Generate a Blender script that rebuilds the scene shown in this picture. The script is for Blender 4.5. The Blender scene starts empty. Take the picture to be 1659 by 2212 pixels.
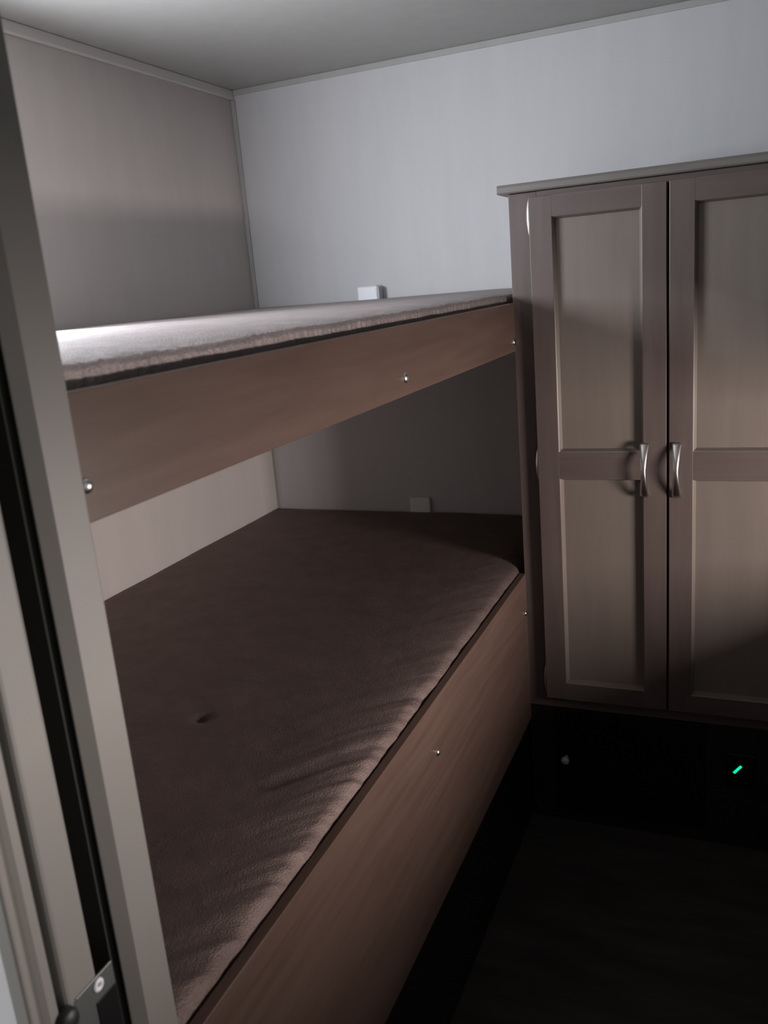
import bpy, bmesh, math, random
from mathutils import Matrix, Vector, noise
random.seed(4)
sc = bpy.context.scene
C = sc.collection

# ------------------------------------------------------------ materials
def new_mat(name):
    m = bpy.data.materials.new(name); m.use_nodes = True
    nt = m.node_tree; b = nt.nodes['Principled BSDF']
    return m, nt, b
def setp(b, **k):
    for n, v in k.items():
        b.inputs[n.replace('_', ' ')].default_value = v
def noise_mix(nt, b, c1, c2, scale, stretch=(1, 1, 1), detail=4, rough=.55, bump=0., bdist=.001, dist=0.):
    tc = nt.nodes.new('ShaderNodeTexCoord'); mp = nt.nodes.new('ShaderNodeMapping')
    mp.inputs['Scale'].default_value = stretch
    nz = nt.nodes.new('ShaderNodeTexNoise'); nz.inputs['Scale'].default_value = scale
    nz.inputs['Detail'].default_value = detail; nz.inputs['Roughness'].default_value = rough
    nz.inputs['Distortion'].default_value = dist
    cr = nt.nodes.new('ShaderNodeValToRGB')
    cr.color_ramp.elements[0].position = .32; cr.color_ramp.elements[1].position = .68
    cr.color_ramp.elements[0].color = (*c1, 1); cr.color_ramp.elements[1].color = (*c2, 1)
    L = nt.links.new
    L(tc.outputs['Object'], mp.inputs[0]); L(mp.outputs[0], nz.inputs['Vector'])
    L(nz.outputs['Fac'], cr.inputs[0]); L(cr.outputs[0], b.inputs['Base Color'])
    if bump:
        bp = nt.nodes.new('ShaderNodeBump'); bp.inputs['Strength'].default_value = bump
        bp.inputs['Distance'].default_value = bdist
        L(nz.outputs['Fac'], bp.inputs['Height']); L(bp.outputs[0], b.inputs['Normal'])
    return nz

def wall_mat(name, c1, c2, rough=.55):
    m, nt, b = new_mat(name); setp(b, Roughness=rough)
    b.inputs['Specular IOR Level'].default_value = .35
    noise_mix(nt, b, c1, c2, 9, (2.5, 2.5, .35), 5, .6, .02, .001)
    return m
def wood_mat(name, c1, c2, stretch, scale=6, rough=.38, spec=.4):
    m, nt, b = new_mat(name); setp(b, Roughness=rough)
    b.inputs['Specular IOR Level'].default_value = spec
    noise_mix(nt, b, c1, c2, scale, stretch, 7, .6, .10, .0008, .4)
    return m
def fabric_mat(name, c1, c2, sheen, tint, rough=.75, ior=1.5, spec=.1, metal=0.):
    m, nt, b = new_mat(name); setp(b, Roughness=rough, IOR=ior, Metallic=metal)
    b.inputs['Specular IOR Level'].default_value = spec
    b.inputs['Sheen Weight'].default_value = sheen
    b.inputs['Sheen Roughness'].default_value = .32
    b.inputs['Sheen Tint'].default_value = (*tint, 1)
    nz = noise_mix(nt, b, c1, c2, 14, (1, 1, 1), 8, .7)
    f = nt.nodes.new('ShaderNodeTexNoise'); f.inputs['Scale'].default_value = 420; f.inputs['Detail'].default_value = 3
    f2 = nt.nodes.new('ShaderNodeTexNoise'); f2.inputs['Scale'].default_value = 45; f2.inputs['Detail'].default_value = 4
    tc = nt.nodes.new('ShaderNodeTexCoord')
    b1 = nt.nodes.new('ShaderNodeBump'); b1.inputs['Strength'].default_value = .8; b1.inputs['Distance'].default_value = .002
    b2 = nt.nodes.new('ShaderNodeBump'); b2.inputs['Strength'].default_value = .35; b2.inputs['Distance'].default_value = .005
    L = nt.links.new
    L(tc.outputs['Object'], f.inputs['Vector']); L(tc.outputs['Object'], f2.inputs['Vector'])
    L(f2.outputs['Fac'], b2.inputs['Height']); L(b2.outputs[0], b1.inputs['Normal'])
    L(f.outputs['Fac'], b1.inputs['Height']); L(b1.outputs[0], b.inputs['Normal'])
    return m
def plain(name, col, rough=.5, metal=0., spec=.5):
    m, nt, b = new_mat(name); setp(b, Roughness=rough, Metallic=metal)
    b.inputs['Base Color'].default_value = (*col, 1)
    b.inputs['Specular IOR Level'].default_value = spec
    nz = nt.nodes.new('ShaderNodeTexNoise'); nz.inputs['Scale'].default_value = 60
    bp = nt.nodes.new('ShaderNodeBump'); bp.inputs['Strength'].default_value = .03; bp.inputs['Distance'].default_value = .0005
    nt.links.new(nz.outputs['Fac'], bp.inputs['Height']); nt.links.new(bp.outputs[0], b.inputs['Normal'])
    return m
def emit(name, col, s):
    m = bpy.data.materials.new(name); m.use_nodes = True; nt = m.node_tree; nt.nodes.clear()
    e = nt.nodes.new('ShaderNodeEmission'); e.inputs[0].default_value = (*col, 1); e.inputs[1].default_value = s
    o = nt.nodes.new('ShaderNodeOutputMaterial'); nt.links.new(e.outputs[0], o.inputs[0]); return m

M = {
 'wall': wall_mat('wallboard_greige', (.545, .54, .545), (.57, .565, .57)),
 'wall_left': wall_mat('wallboard_warm_bounce', (.50, .462, .44), (.53, .49, .468)),  # same board as the back wall, warm bounced light put into the tint
 'ceil': wall_mat('ceiling_board', (.385, .38, .36), (.41, .405, .385), .6),
 'trim': plain('painted_trim', (.60, .58, .55), .45),
 'jamb': plain('jamb_trim_greige', (.22, .208, .188), .5),
 'pocket': plain('slot_shade', (.022, .023, .018), .9),
 'floor': None,
 'rail': wood_mat('rail_wood', (.098, .060, .046), (.128, .082, .064), (8, .6, 8)),
 'cabv': wood_mat('cabinet_wood_upright', (.098, .074, .066), (.122, .094, .084), (7, 7, .5)),
 'cabh': wood_mat('cabinet_wood_level', (.098, .074, .066), (.122, .094, .084), (.5, 7, 7)),
 'panel': wood_mat('cabinet_panel_wood', (.165, .136, .116), (.185, .153, .131), (5, 5, .5)),
 'crown': wood_mat('crown_wood', (.15, .132, .122), (.19, .168, .155), (.5, 7, 7)),
 'kick': wood_mat('shade_dark_wood', (.014, .011, .009), (.022, .017, .014), (8, .6, 8)),  # near-black wood, the shade down low put into its colour
 'black': plain('black_front', (.006, .006, .007), .5, 0, .2),
 'shadowgap': plain('dark_gap', (.012, .010, .009), .9),
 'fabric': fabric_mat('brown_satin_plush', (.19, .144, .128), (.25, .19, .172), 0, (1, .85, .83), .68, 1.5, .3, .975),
 'fabric_lit': fabric_mat('brown_satin_plush_lit', (.36, .315, .305), (.44, .385, .375), 0, (.97, .88, .89), .68, 1.5, .3, .97),  # same cloth as the lower mattress, window light put in as paler colour
 'nickel': plain('satin_nickel', (.72, .70, .67), .28, 1.0),
 'steel': plain('dull_steel', (.20, .21, .20), .45, .8),
 'white': plain('white_plastic', (.80, .81, .84), .35),
 'dark_plastic': plain('dark_plastic', (.015, .015, .016), .5),
 'grey_plastic': plain('grey_plastic', (.45, .46, .47), .4),
 'led': emit('green_led', (.0, 1., .36), 1.5),
}
m, nt, b = new_mat('dark_vinyl_floor'); setp(b, Roughness=.7); b.inputs['Specular IOR Level'].default_value = .2
noise_mix(nt, b, (.028, .026, .023), (.052, .047, .041), 5, (1, 4, 1), 5)
M['floor'] = m

# ------------------------------------------------------------ helpers
def finish(name, bm, mat, parent=None, bevel=0., segs=2, smooth=False):
    me = bpy.data.meshes.new(name); bm.normal_update(); bm.to_mesh(me); bm.free()
    o = bpy.data.objects.new(name, me); C.objects.link(o)
    me.materials.append(mat)
    if smooth:
        for p in me.polygons: p.use_smooth = True
    if bevel:
        md = o.modifiers.new('bevel', 'BEVEL'); md.width = bevel; md.segments = segs; md.limit_method = 'ANGLE'; md.angle_limit = math.radians(40)
    if parent: o.parent = parent; o.matrix_parent_inverse = Matrix.Translation(-parent.location)
    return o
def add_box(bm, x0, x1, y0, y1, z0, z1):
    vs = [bm.verts.new((x, y, z)) for x in (x0, x1) for y in (y0, y1) for z in (z0, z1)]
    for f in ((0, 1, 3, 2), (4, 6, 7, 5), (0, 4, 5, 1), (2, 3, 7, 6), (0, 2, 6, 4), (1, 5, 7, 3)):
        bm.faces.new([vs[i] for i in f])
def box(name, mat, b, parent=None, bevel=0., segs=2):
    bm = bmesh.new()
    for q in (b if isinstance(b[0], (tuple, list)) else [b]): add_box(bm, *q)
    return finish(name, bm, mat, parent, bevel, segs)
def struct(o):
    o['kind'] = 'structure'; return o
def tag(o, label, cat, group=None):
    o['label'] = label; o['category'] = cat
    if group: o['group'] = group
    return o
def empty(name, loc):
    o = bpy.data.objects.new(name, None); C.objects.link(o); o.location = loc; o.empty_display_size = .05
    return o
def lathe(name, prof, mat, loc, axis, parent=None, n=32, sy=1.):
    """prof: (r, h); h runs along `axis`"""
    bm = bmesh.new(); rings = []
    for r, h in prof:
        rings.append([bm.verts.new((r * math.cos(2 * math.pi * i / n), r * sy * math.sin(2 * math.pi * i / n), h)) for i in range(n)] if r > 1e-6 else [bm.verts.new((0, 0, h))])
    for a, c in zip(rings, rings[1:]):
        for i in range(n):
            j = (i + 1) % n
            if len(a) == 1 and len(c) == 1: continue
            if len(a) == 1: bm.faces.new((a[0], c[j], c[i]))
            elif len(c) == 1: bm.faces.new((a[i], a[j], c[0]))
            else: bm.faces.new((a[i], a[j], c[j], c[i]))
    q = Vector((0, 0, 1)).rotation_difference(Vector(axis)).to_matrix().to_4x4()
    bmesh.ops.transform(bm, matrix=Matrix.Translation(loc) @ q, verts=bm.verts)
    bmesh.ops.recalc_face_normals(bm, faces=bm.faces)
    return finish(name, bm, mat, parent, smooth=True)

# ------------------------------------------------------------ measures (metres)
XL, XR = -1.448, .45          # left wall, right partition
XO = .95                      # outer right wall
YB = 2.426                    # back wall
ZC = 1.992                    # ceiling
YC = 1.974                    # wardrobe face
Y0, Y1 = .361, .513           # partition with the sliding door
T = .06

# ------------------------------------------------------------ setting
struct(box('floor', M['floor'], (XL - T, XO + T, -1.2, YB + T, -T, 0)))
struct(box('ceiling', M['ceil'], (XL - T, XO + T, -1.2, YB + T, ZC, ZC + T)))
struct(box('wall_back', M['wall'], (XL - T, XO + T, YB, YB + T, 0, ZC)))
# left wall with the upper bunk window opening
wy0, wy1, wz0, wz1 = .80, 1.34, 1.43, 1.71
struct(box('wall_left', M['wall_left'], [(XL - T, XL, -1.2, -.62, 0, ZC), (XL - T, XL, -.12, wy0, 0, ZC), (XL - T, XL, -.62, -.12, 0, .55), (XL - T, XL, -.62, -.12, 1.25, ZC), (XL - T, XL, wy1, YB, 0, ZC),
                                   (XL - T, XL, wy0, wy1, 0, wz0), (XL - T, XL, wy0, wy1, wz1, ZC)]))
w1 = struct(box('window_1', M['trim'], [(XL - .05, XL + .058, wy0 - .02, wy0, wz0 - .02, wz1 + .02), (XL - .05, XL + .058, wy1, wy1 + .02, wz0 - .02, wz1 + .02),
                                       (XL - .05, XL + .058, wy0, wy1, wz0 - .02, wz0), (XL - .05, XL + .058, wy0, wy1, wz1, wz1 + .02)], bevel=.003))
struct(box('hall_fill_frame', M['trim'], [(XL - .05, XL + .008, -.64, -.62, .53, 1.27), (XL - .05, XL + .008, -.12, -.10, .53, 1.27),
                                (XL - .05, XL + .008, -.62, -.12, .53, .55), (XL - .05, XL + .008, -.62, -.12, 1.25, 1.27)], bevel=.003))  # made-up hall window, added to light the near side of the partition
# unseen partition, slot and steps added to trim light; window in the outer wall
ay0, ay1, az0, az1 = .30, 1.95, .785, 1.085
struct(box('light_slot_wall', M['kick'], [(XR, XR + .05, Y1, ay1, 0, az0), (XR, XR + .05, Y1, ay1, az1, ZC), (XR, XR + .05, ay1, YB, 0, ZC), (XR + .005, XR + .045, Y1, .98, az0, .915), (XR + .005, XR + .045, .98, 1.10, az0, .850), 
                                    (.178, XR, YC, YC + .05, 0, ZC),
                                    (XR + .05, XO, Y0, YB, az0 - .05, az0), (XR + .05, XO, Y0, YB, az1 + .10, az1 + .15)]))
vy0, vy1, vz0, vz1 = 1.00, 1.42, .83, 1.08
struct(box('wall_outer_right', M['wall'], [(XO, XO + T, -1.2, vy0, 0, ZC), (XO, XO + T, vy1, YB, 0, ZC), (XO, XO + T, vy0, vy1, 0, vz0), (XO, XO + T, vy0, vy1, vz1, ZC)]))
w2 = struct(box('window_2', M['trim'], [(XO - .008, XO + .05, vy0 - .02, vy0, vz0 - .02, vz1 + .02), (XO - .008, XO + .05, vy1, vy1 + .02, vz0 - .02, vz1 + .02),
                                       (XO - .008, XO + .05, vy0, vy1, vz0 - .02, vz0), (XO - .008, XO + .05, vy0, vy1, vz1, vz1 + .02)], bevel=.003))
# partition holding the pocket door: two skins with the dark slot between
struct(box('wall_front', M['wall'], [(XL, -.492, .470, Y1 - .006, 0, ZC), (XL, -.492, Y0 + .001, .384, 0, ZC),
                                    (XR, XO, Y0, Y1, 0, ZC), (-.492, XR, .475, Y1 - .006, 1.93, ZC), (-.492, XR, Y0 + .001, .384, 1.93, ZC)]))
struct(box('slot_shade_boxes', M['pocket'], [(-.62, -.4925, .4600, .4698, 0, 1.93), (-.62, -.570, .385, .469, 0, 1.93), ]))  # near-black boxes that paint the shade inside the slot
# far jamb strip: flat cap with a set-back lip
bm = bmesh.new()
pts = [(-.492, .4700), (-.4885, .4660), (-.4870, .4640), (-.4775, .4750), (-.4765, .5085), (-.480, .513), (-.492, .513)]
lo = [bm.verts.new((x, y, 0)) for x, y in pts]; hi = [bm.verts.new((x, y, 1.95)) for x, y in pts]
for i in range(len(pts)):
    j = (i + 1) % len(pts); bm.faces.new((lo[i], lo[j], hi[j], hi[i]))
bm.faces.new(lo[::-1]); bm.faces.new(hi); bmesh.ops.recalc_face_normals(bm, faces=bm.faces)
struct(finish('trim_2', bm, M['jamb'], bevel=.0012))
# near jamb strip: rounded ridges
bm = bmesh.new()
pts = [(-.492, Y0), (-.478, Y0), (-.4765, .3635), (-.4790, .3665), (-.4805, .3710), (-.4785, .3740), (-.4765, .3780), (-.4770, .3860), (-.4790, .3880), (-.492, .3880)]
lo = [bm.verts.new((x, y, 0)) for x, y in pts]; hi = [bm.verts.new((x, y, 1.95)) for x, y in pts]
for i in range(len(pts)):
    j = (i + 1) % len(pts); bm.faces.new((lo[i], lo[j], hi[j], hi[i]))
bm.faces.new(lo[::-1]); bm.faces.new(hi); bmesh.ops.recalc_face_normals(bm, faces=bm.faces)
struct(finish('trim_3', bm, M['jamb'], bevel=.001))
# sliding door, its edge showing in the slot
d1 = struct(box('door_1', M['jamb'], (-1.10, -.4780, .3955, .4310, .01, 1.92), bevel=.005, segs=3))
# ceiling and corner trims
struct(box('trim_4', M['trim'], (XL, XL + .012, Y1, YB, ZC - .026, ZC), bevel=.003))
struct(box('trim_5', M['ceil'], (XL + .012, .45, YB - .006, YB, ZC - .016, ZC), bevel=.002))
struct(box('trim_6', M['ceil'], (XL, XL + .014, YB - .006, YB, .70, ZC - .026), bevel=.002))

# latch on the sliding door edge
lt = empty('door_latch', (-.4785, .428, .83)); lt.parent = d1
lt.matrix_parent_inverse = Matrix()
lp = box('latch_plate', M['steel'], (-.4795, -.4775, .4025, .4470, .775, .8715), None, .0006)
box_ = box
# plate has a hook mouth: a flat black slab stands in for its shade
bpy.data.objects.remove(lt)
lp.name = 'latch_plate'; lp.parent = d1; lp['label'] = 'dull steel latch plate on the sliding door edge'
lip = box('plate_lip', M['steel'], (-.4790, -.4766, .4040, .4460, .8700, .8722), lp, .0004)
rcs = box('hook_mouth_shade', M['black'], (-.4777, -.4766, .4230, .4462, .775, .8500), lp, .0005)
scw = lathe('screw', [(0, .0001), (.0018, .0001), (.0021, .0003), (.0026, .0019), (.0046, .0017), (.0056, .0008), (.0058, 0)], M['white'], (-.4772, .4285, .8635), (1, 0, 0), lp)
scw.data.materials.append(M['steel'])
for p in scw.data.polygons:
    if p.index < 64: p.material_index = 1
knob_ = lathe('thumb_turn', [(0, .010), (.008, .009), (.010, .006), (.010, 0)], M['dark_plastic'], (-.4785, .3905, .866), (1, 0, 0), lp)

# ------------------------------------------------------------ bunks
def profile_mattress(name, x0, x1, y0, y1, zb, zt, rad, mat, parent, zfun, edgefun, nx=150, ny=330):
    """closed cushion: section swept along y, rounded edge on the aisle side"""
    bm = bmesh.new(); rows = []
    # section parameter list: (u across, code)
    sec = []
    for i in range(nx + 1):
        t = i / nx; sec.append(('top', t))
    for i in range(1, 15): sec.append(('arc', i / 14))
    for i in range(1, 5): sec.append(('side', i / 4))
    for k in range(ny + 1):
        t = k / ny; y = y0 + (y1 - y0) * t
        # rounded ends
        e = min(y - y0, y1 - y); dz = 0
        if e < rad: dz = -(rad - math.sqrt(max(0, rad * rad - (rad - e) ** 2)))
        row = []
        ex = edgefun(y)
        for kind, s in sec:
            if kind == 'top':
                x = x0 + (x1 + ex - rad - x0) * (s ** .75)
                z = zt + zfun(x, y, x1 + ex - x)
            elif kind == 'arc':
                a = s * math.pi * .5
                x = x1 + ex - rad + rad * math.sin(a)
                z = zt - rad + rad * math.cos(a) + zfun(x, y, x1 + ex - x)
            else:
                x = x1 + ex - s * .012
                zs = zt - rad + zfun(x1 + ex, y, 0); z = zs - (zs - zb) * s
            if kind == 'top' and x - x0 < rad * .6:
                z -= (rad * .6 - (x - x0)) * .25
            row.append(bm.verts.new((x, y, z + (dz if kind != 'side' else 0))))
        row.append(bm.verts.new((x0, y, zb)))
        rows.append(row)
    for a, c in zip(rows, rows[1:]):
        n = len(a)
        for i in range(n):
            j = (i + 1) % n
            bm.faces.new((a[i], c[i], c[j], a[j]))
    bm.faces.new(rows[0]); bm.faces.new(rows[-1][::-1])
    bmesh.ops.recalc_face_normals(bm, faces=bm.faces)
    return finish(name, bm, mat, parent, smooth=True)

def N(x, y, z=0.): return noise.noise(Vector((x, y, z)))

def z_low(x, y, d):
    z = .0022 * N(x * 3, y * 3, 1) + .0012 * N(x * 9, y * 9, 4)
    # puckers pulled in along the aisle edge
    w = math.exp(-max(0, d) / .075) * (.35 + .65 * math.exp(-((y - .95) / .38) ** 2))
    ph = y + d * 1.5
    z += .0080 * w * N(ph * 22, d * 4, 7) + .0036 * w * N(ph * 60, d * 7, 9)
    # long shallow creases near the front
    w2 = math.exp(-((d - .13) / .09) ** 2) * math.exp(-((y - .85) / .25) ** 2)
    z += .0055 * w2 * N((y + d * .7) * 20, d * 2, 17)
    z -= .021 * math.exp(-max(0, d) / .034)
    # two small dimples where a button pulls the cloth down
    for dx, dy, a, s in ((-.851, 1.094, .010, .016), (-.80, 1.16, .003, .02)):
        r2 = ((x - dx) ** 2 + (y - dy) ** 2) / (s * s)
        if r2 < 12: z -= a * math.exp(-r2)
    return z
def z_up(x, y, d):
    return .0022 * N(x * 2.2, y * 4.5, 21) + .0013 * N(x * 5, y * 11, 5) + .0016 * math.exp(-max(0, d) / .03) * N(y * 30, d * 10, 3) + .0018 * math.exp(-max(0, d) / .02) * N(y * 170, d * 170, 3) + .0010 * math.exp(-max(0, d) / .04) * N(y * 60, d * 60, 31) - .010 * math.exp(-max(0, d) / .055)
def e_low(y): return .003 * N(y * 9, 2) + .002 * N(y * 30, 6)
def e_up(y): return -.006 * max(0, (1.55 - y)) + .003 * N(y * 14, 8) + .0020 * N(y * 110, 12)

def bolt(name, x, y, z, parent, r=.0075):
    o = lathe(name, [(0, .0048), (r * .45, .0043), (r * .8, .0028), (r, .0012), (r * 1.02, 0)], M['nickel'], (x, y, z), (1, 0, 0), parent)
    o['label'] = 'domed bright metal bolt cap'
    return o

ub = empty('upper_bunk_frame', (-.97, 1.47, 1.215))
rl = box('side_rail', M['rail'], (-.515, -.500, Y1 + .001, YC - .0005, 1.223, 1.3315), ub, .0012)
for y, z in ((.5375, 1.2545), (1.268, 1.251), (1.960, 1.2455)): bolt('bolt_cap', -.5, y, z, rl, .0068 if y < .6 else .0085)
box('bunk_board', M['cabh'], (XL + .001, -.516, Y1 + .001, YB - .001, 1.222, 1.240), ub)
tag(ub, 'brown wooden frame of the upper bunk with three bolt caps on its side rail', 'bunk bed')
um = profile_mattress('upper_mattress', XL + .002, -.5185, Y1 + .004, YB - .008, 1.241, 1.3595, .006, M['fabric_lit'], None, z_up, e_up, 110, 1000)
tag(um, 'plush mattress on the upper bunk, window light painted into its pale colour', 'mattress')

lb = empty('lower_bunk_frame', (-.97, 1.47, 0))
rl2 = box('side_rail', M['rail'], (-.515, -.500, Y1 + .001, YC - .0005, .285, .6800), lb, .0012)
for y, z in ((1.956, .581), (1.285, .580)): bolt('bolt_cap', -.5, y, z, rl2, .0065)
box('bunk_board', M['cabh'], (XL + .001, -.516, Y1 + .001, YB - .001, .555, .575), lb)
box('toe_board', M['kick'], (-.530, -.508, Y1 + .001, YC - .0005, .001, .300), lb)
tag(lb, 'brown wooden frame of the lower bunk, its tall side board reaching to the floor', 'bunk bed')
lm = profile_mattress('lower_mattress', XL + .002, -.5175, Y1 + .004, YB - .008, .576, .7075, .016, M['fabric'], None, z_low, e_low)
tag(lm, 'dark brown plush mattress on the lower bunk with puckered front edge', 'mattress')

# ------------------------------------------------------------ wardrobe
wd = empty('wardrobe', (-.163, 2.2, 0))
X0, X1w = -.503, .177
ZB, ZT = .325, 1.565
box('carcass', M['cabv'], [(X0, X0 + .016, YC + .018, YB - .007, .0, ZT), (X1w - .016, X1w, YC + .018, YB - .007, 0, ZT),
                           (X0 + .016, X1w - .016, YC + .018, YB - .007, ZT - .016, ZT), (X0 + .016, X1w - .016, YC + .018, YB - .007, ZB, ZB + .016),
                           (X0 + .016, X1w - .016, YB - .02, YB - .007, .0, ZT - .016)], wd)
box('face_frame', M['cabv'], [(X0, -.440, YC, YC + .018, ZB, ZT), (.12, X1w, YC, YC + .018, ZB, ZT), (-.183, -.147, YC + .0005, YC + .018, ZB, ZT)], wd, .001)
for q in ((ZT - .035, ZT), (ZB, .375)): box('frame_rail', M['cabh'], (-.440, .12, YC + .0002, YC + .018, *q), wd)
# crown: overhanging ledge with a small cove
bm = bmesh.new()
pr = [(YC + .02, 1.5660), (YC - .016, 1.5660), (YC - .0190, 1.5690), (YC - .0190, 1.5790), (YC - .015, 1.5850), (YC + .02, 1.5870)]
a = [bm.verts.new((-.524, y, z)) for y, z in pr]; c = [bm.verts.new((X1w, y, z)) for y, z in pr]
for i in range(len(pr)):
    j = (i + 1) % len(pr); bm.faces.new((a[i], a[j], c[j], c[i]))
bm.faces.new(a[::-1]); bm.faces.new(c)
add_box(bm, -.524, X1w, YC + .02, YB - .007, 1.566, 1.585)
bmesh.ops.recalc_face_normals(bm, faces=bm.faces)
cr_ = finish('crown_ledge', bm, M['crown'], wd, .0015); cr_['label'] = 'paler overhanging top ledge'

def build_door(x0, x1, hx, hinge_x):
    z0, z1 = .358, 1.553; yf = YC - .020; sw = .050
    zt, zm1, zm0, zb = z1 - .043, .988, .926, z0 + .044
    xl, xr = x0 + sw, x1 - sw
    d = box('door', M['cabv'], [(x0, xl, yf, YC - .0015, z0, z1), (xr, x1, yf, YC - .0015, z0, z1)], wd, .0010)
    for q0, q1 in ((zt, z1), (z0, zb), (zm0, zm1)):
        r = box('cross_rail', M['cabh'], (xl - .0004, xr + .0004, yf + .0002, YC - .0018, q0, q1), None, 0)
        r.parent = d
    # recessed panels with a chamfered moulding
    for a0, a1 in ((zb, zm0), (zm1, zt)):
        bm = bmesh.new(); w = .0065; dp = .0155
        def ring(i, y): return [bm.verts.new((xl - .0004 + i, y, a0 + i)), bm.verts.new((xr + .0004 - i, y, a0 + i)), bm.verts.new((xr + .0004 - i, y, a1 - i)), bm.verts.new((xl - .0004 + i, y, a1 - i))]
        R0 = ring(0, yf + .0008); R1 = ring(w * .25, yf + .0020); R2 = ring(w, yf + dp); R3 = ring(w + .0005, yf + dp)
        for A, B in ((R0, R1), (R1, R2), (R2, R3)):
            for i in range(4):
                j = (i + 1) % 4; bm.faces.new((A[i], A[j], B[j], B[i]))
        bm.faces.new(R3)
        bmesh.ops.recalc_face_normals(bm, faces=bm.faces)
        for f in bm.faces: 
            if f.normal.y > 0: f.normal_flip()
        p = finish('panel', bm, M['panel'], None, 0)
        p.parent = d
    # bowed pull, broad at the feet's middle and tapering
    bm = bmesh.new(); n = 28; rings = []; hz0, hz1 = .887, 1.008
    for i in range(n + 1):
        t = i / n; z = hz0 + (hz1 - hz0) * t
        bow = math.sin(math.pi * t) ** .8; y = yf - .002 - .024 * bow
        w = .0052 + .0050 * abs(2 * t - 1) ** 1.2; th = .0030 + .0012 * (1 - bow)
        slope = Vector((0, -.024 * math.pi * math.cos(math.pi * t), hz1 - hz0)).normalized(); nrm = Vector((0, -slope.z, slope.y))
        rg = []
        for k in range(14):
            q = 2 * math.pi * k / 14
            v = Vector((hx, y, z)) + Vector((1, 0, 0)) * w * math.cos(q) + nrm * th * math.sin(q); rg.append(bm.verts.new(v))
        rings.append(rg)
    for A, B in zip(rings, rings[1:]):
        for k in range(14): bm.faces.new((A[k], A[(k + 1) % 14], B[(k + 1) % 14], B[k]))
    bm.faces.new(rings[0][::-1]); bm.faces.new(rings[-1])
    for zz in (hz0 + .004, hz1 - .004):
        add_box(bm, hx - .006, hx + .006, yf - .006, yf + .001, zz - .005, zz + .005)
    bmesh.ops.recalc_face_normals(bm, faces=bm.faces)
    h = finish('handle', bm, M['nickel'], d, smooth=True); h['label'] = 'bowed satin nickel pull'
    # knife hinges on the hanging side
    if hinge_x is not None:
        for zc in (1.511, .957, .405):
            bm = bmesh.new(); prof = []
            m_ = 16
            for i in range(m_ + 1):
                t = i / m_; prof.append((.0075 * math.sin(math.pi * t) ** .7, -.040 + .080 * t))
            o = lathe('hinge', [(max(r, 0) * .75, h_) for r, h_ in prof], M['nickel'], (hinge_x, YC - .012, zc), (0, 0, 1), d, 20)
            bm.free()
            o['label'] = 'slim oval bright metal hinge'
    return d
build_door(-.454, -.1665, -.2135, -.4555)
build_door(-.1610, .1265, -.1450, None)

# dark drawer front below the doors
dr = box('drawer', M['black'], (-.440, -.078, YC - .004, YC + .016, .036, .322), wd, .002)
dk = lathe('knob', [(0, .024), (.0085, .023), (.0105, .019), (.0100, .014), (.0055, .010), (.0055, 0)], M['grey_plastic'], (-.4125, YC - .004, .186), (0, -1, 0), dr)
dk['label'] = 'small round grey knob'
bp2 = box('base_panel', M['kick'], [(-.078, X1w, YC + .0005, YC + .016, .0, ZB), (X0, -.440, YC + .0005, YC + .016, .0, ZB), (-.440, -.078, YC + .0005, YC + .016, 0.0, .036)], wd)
tag(wd, 'tall brown wooden wardrobe with two panelled doors against the back wall', 'wardrobe')

# indicator light low on the wardrobe base
dt = box('gas_detector', M['black'], (-.034, .034, YC - .012, YC, .172, .258), None, .004, 3)
tag(dt, 'dark wall detector with a glowing green light, low on the wardrobe base', 'detector')
bm = bmesh.new()
add_box(bm, -.0130, .0130, -.0009, .0009, -.0030, .0030)
bmesh.ops.transform(bm, matrix=Matrix.Translation((-.006, YC - .0126, .2185)) @ Matrix.Rotation(math.radians(-52), 4, 'Y'), verts=bm.verts)
ld = finish('indicator_light', bm, M['led'], dt, .0008); ld['label'] = 'glowing green light'

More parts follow.
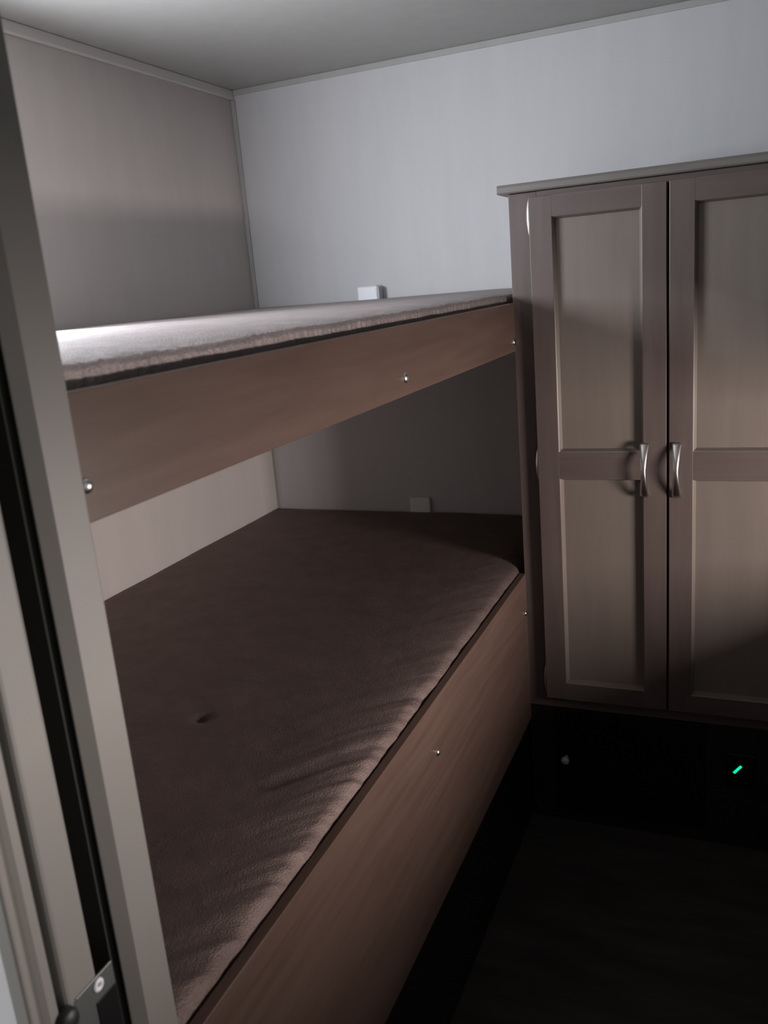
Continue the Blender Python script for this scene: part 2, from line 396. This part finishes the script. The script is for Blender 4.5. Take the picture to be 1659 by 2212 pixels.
# ------------------------------------------------------------ wall boxes
sp = box('outlet_box', M['white'], (-1.075, -1.008, YB - .040, YB - .0065, 1.322, 1.3985), None, .007, 5)
tag(sp, 'white surface box on the back wall behind the upper mattress', 'outlet')
box('grey_side', M['grey_plastic'], (-1.0085, -1.0045, YB - .037, YB - .010, 1.326, 1.3945), sp, .0015)  # grey slab makes the right side of the box darker
op = box('outlet_cover', M['white'], (-.970, -.9035, YB - .012, YB - .0005, .672, .752), None, .004, 3)
tag(op, 'square white cover plate on the back wall above the lower mattress', 'outlet')

# ------------------------------------------------------------ light
def area(name, loc, rot, sx, sy, power, col, spread=180):
    l = bpy.data.lights.new(name, 'AREA'); l.shape = 'RECTANGLE'; l.size = sx; l.size_y = sy; l.energy = power; l.color = col
    l.spread = math.radians(spread)
    o = bpy.data.objects.new(name, l); C.objects.link(o); o.location = loc; o.rotation_euler = rot; return o
# daylight at the two windows (lamp -Z is the beam)
area('daylight_left_window', (XL + .060, (wy0 + wy1) / 2, (wz0 + wz1) / 2), (0, -math.pi / 2, math.radians(12)), wz1 - wz0, wy1 - wy0, 24, (.86, .915, 1.0))
area('daylight_right_window', (XO + .03, (vy0 + vy1) / 2, (vz0 + vz1) / 2), (0, math.pi / 2, 0), vz1 - vz0, vy1 - vy0, 32.0, (1.0, .895, .87))
area('hall_fill_lamp', (XL - .03, -.37, .90), (0, -math.pi / 2, 0), .66, .46, 17, (.97, .98, 1.0))  # added fill lamp, brightens the near partition face
w = bpy.data.worlds.new('hall_light'); sc.world = w; w.use_nodes = True
bg = w.node_tree.nodes['Background']; bg.inputs[0].default_value = (.95, .97, 1.0, 1); bg.inputs[1].default_value = .06

# ------------------------------------------------------------ camera
cam = bpy.data.cameras.new('camera'); co = bpy.data.objects.new('camera', cam); C.objects.link(co)
R = Matrix(((0.92094193, -0.02311936, 0.38901345), (0.38084048, 0.26503632, -0.88584213), (-0.08262259, 0.96396122, 0.25288785)))
co.matrix_world = Matrix.Translation((0, 0, 1.392)) @ R.to_4x4()
cam.sensor_fit = 'VERTICAL'; cam.sensor_height = 36; cam.lens = 1855 / 2212 * 36
cam.clip_start = .02
cam.dof.use_dof = True; cam.dof.focus_distance = 1.9; cam.dof.aperture_fstop = 9
sc.camera = co
sc.view_settings.view_transform = 'Standard'; sc.view_settings.look = 'None'
sc.view_settings.exposure = 0; sc.view_settings.gamma = 1; sc.view_settings.use_curve_mapping = False
sc.cycles.max_bounces = 12; sc.cycles.diffuse_bounces = 6
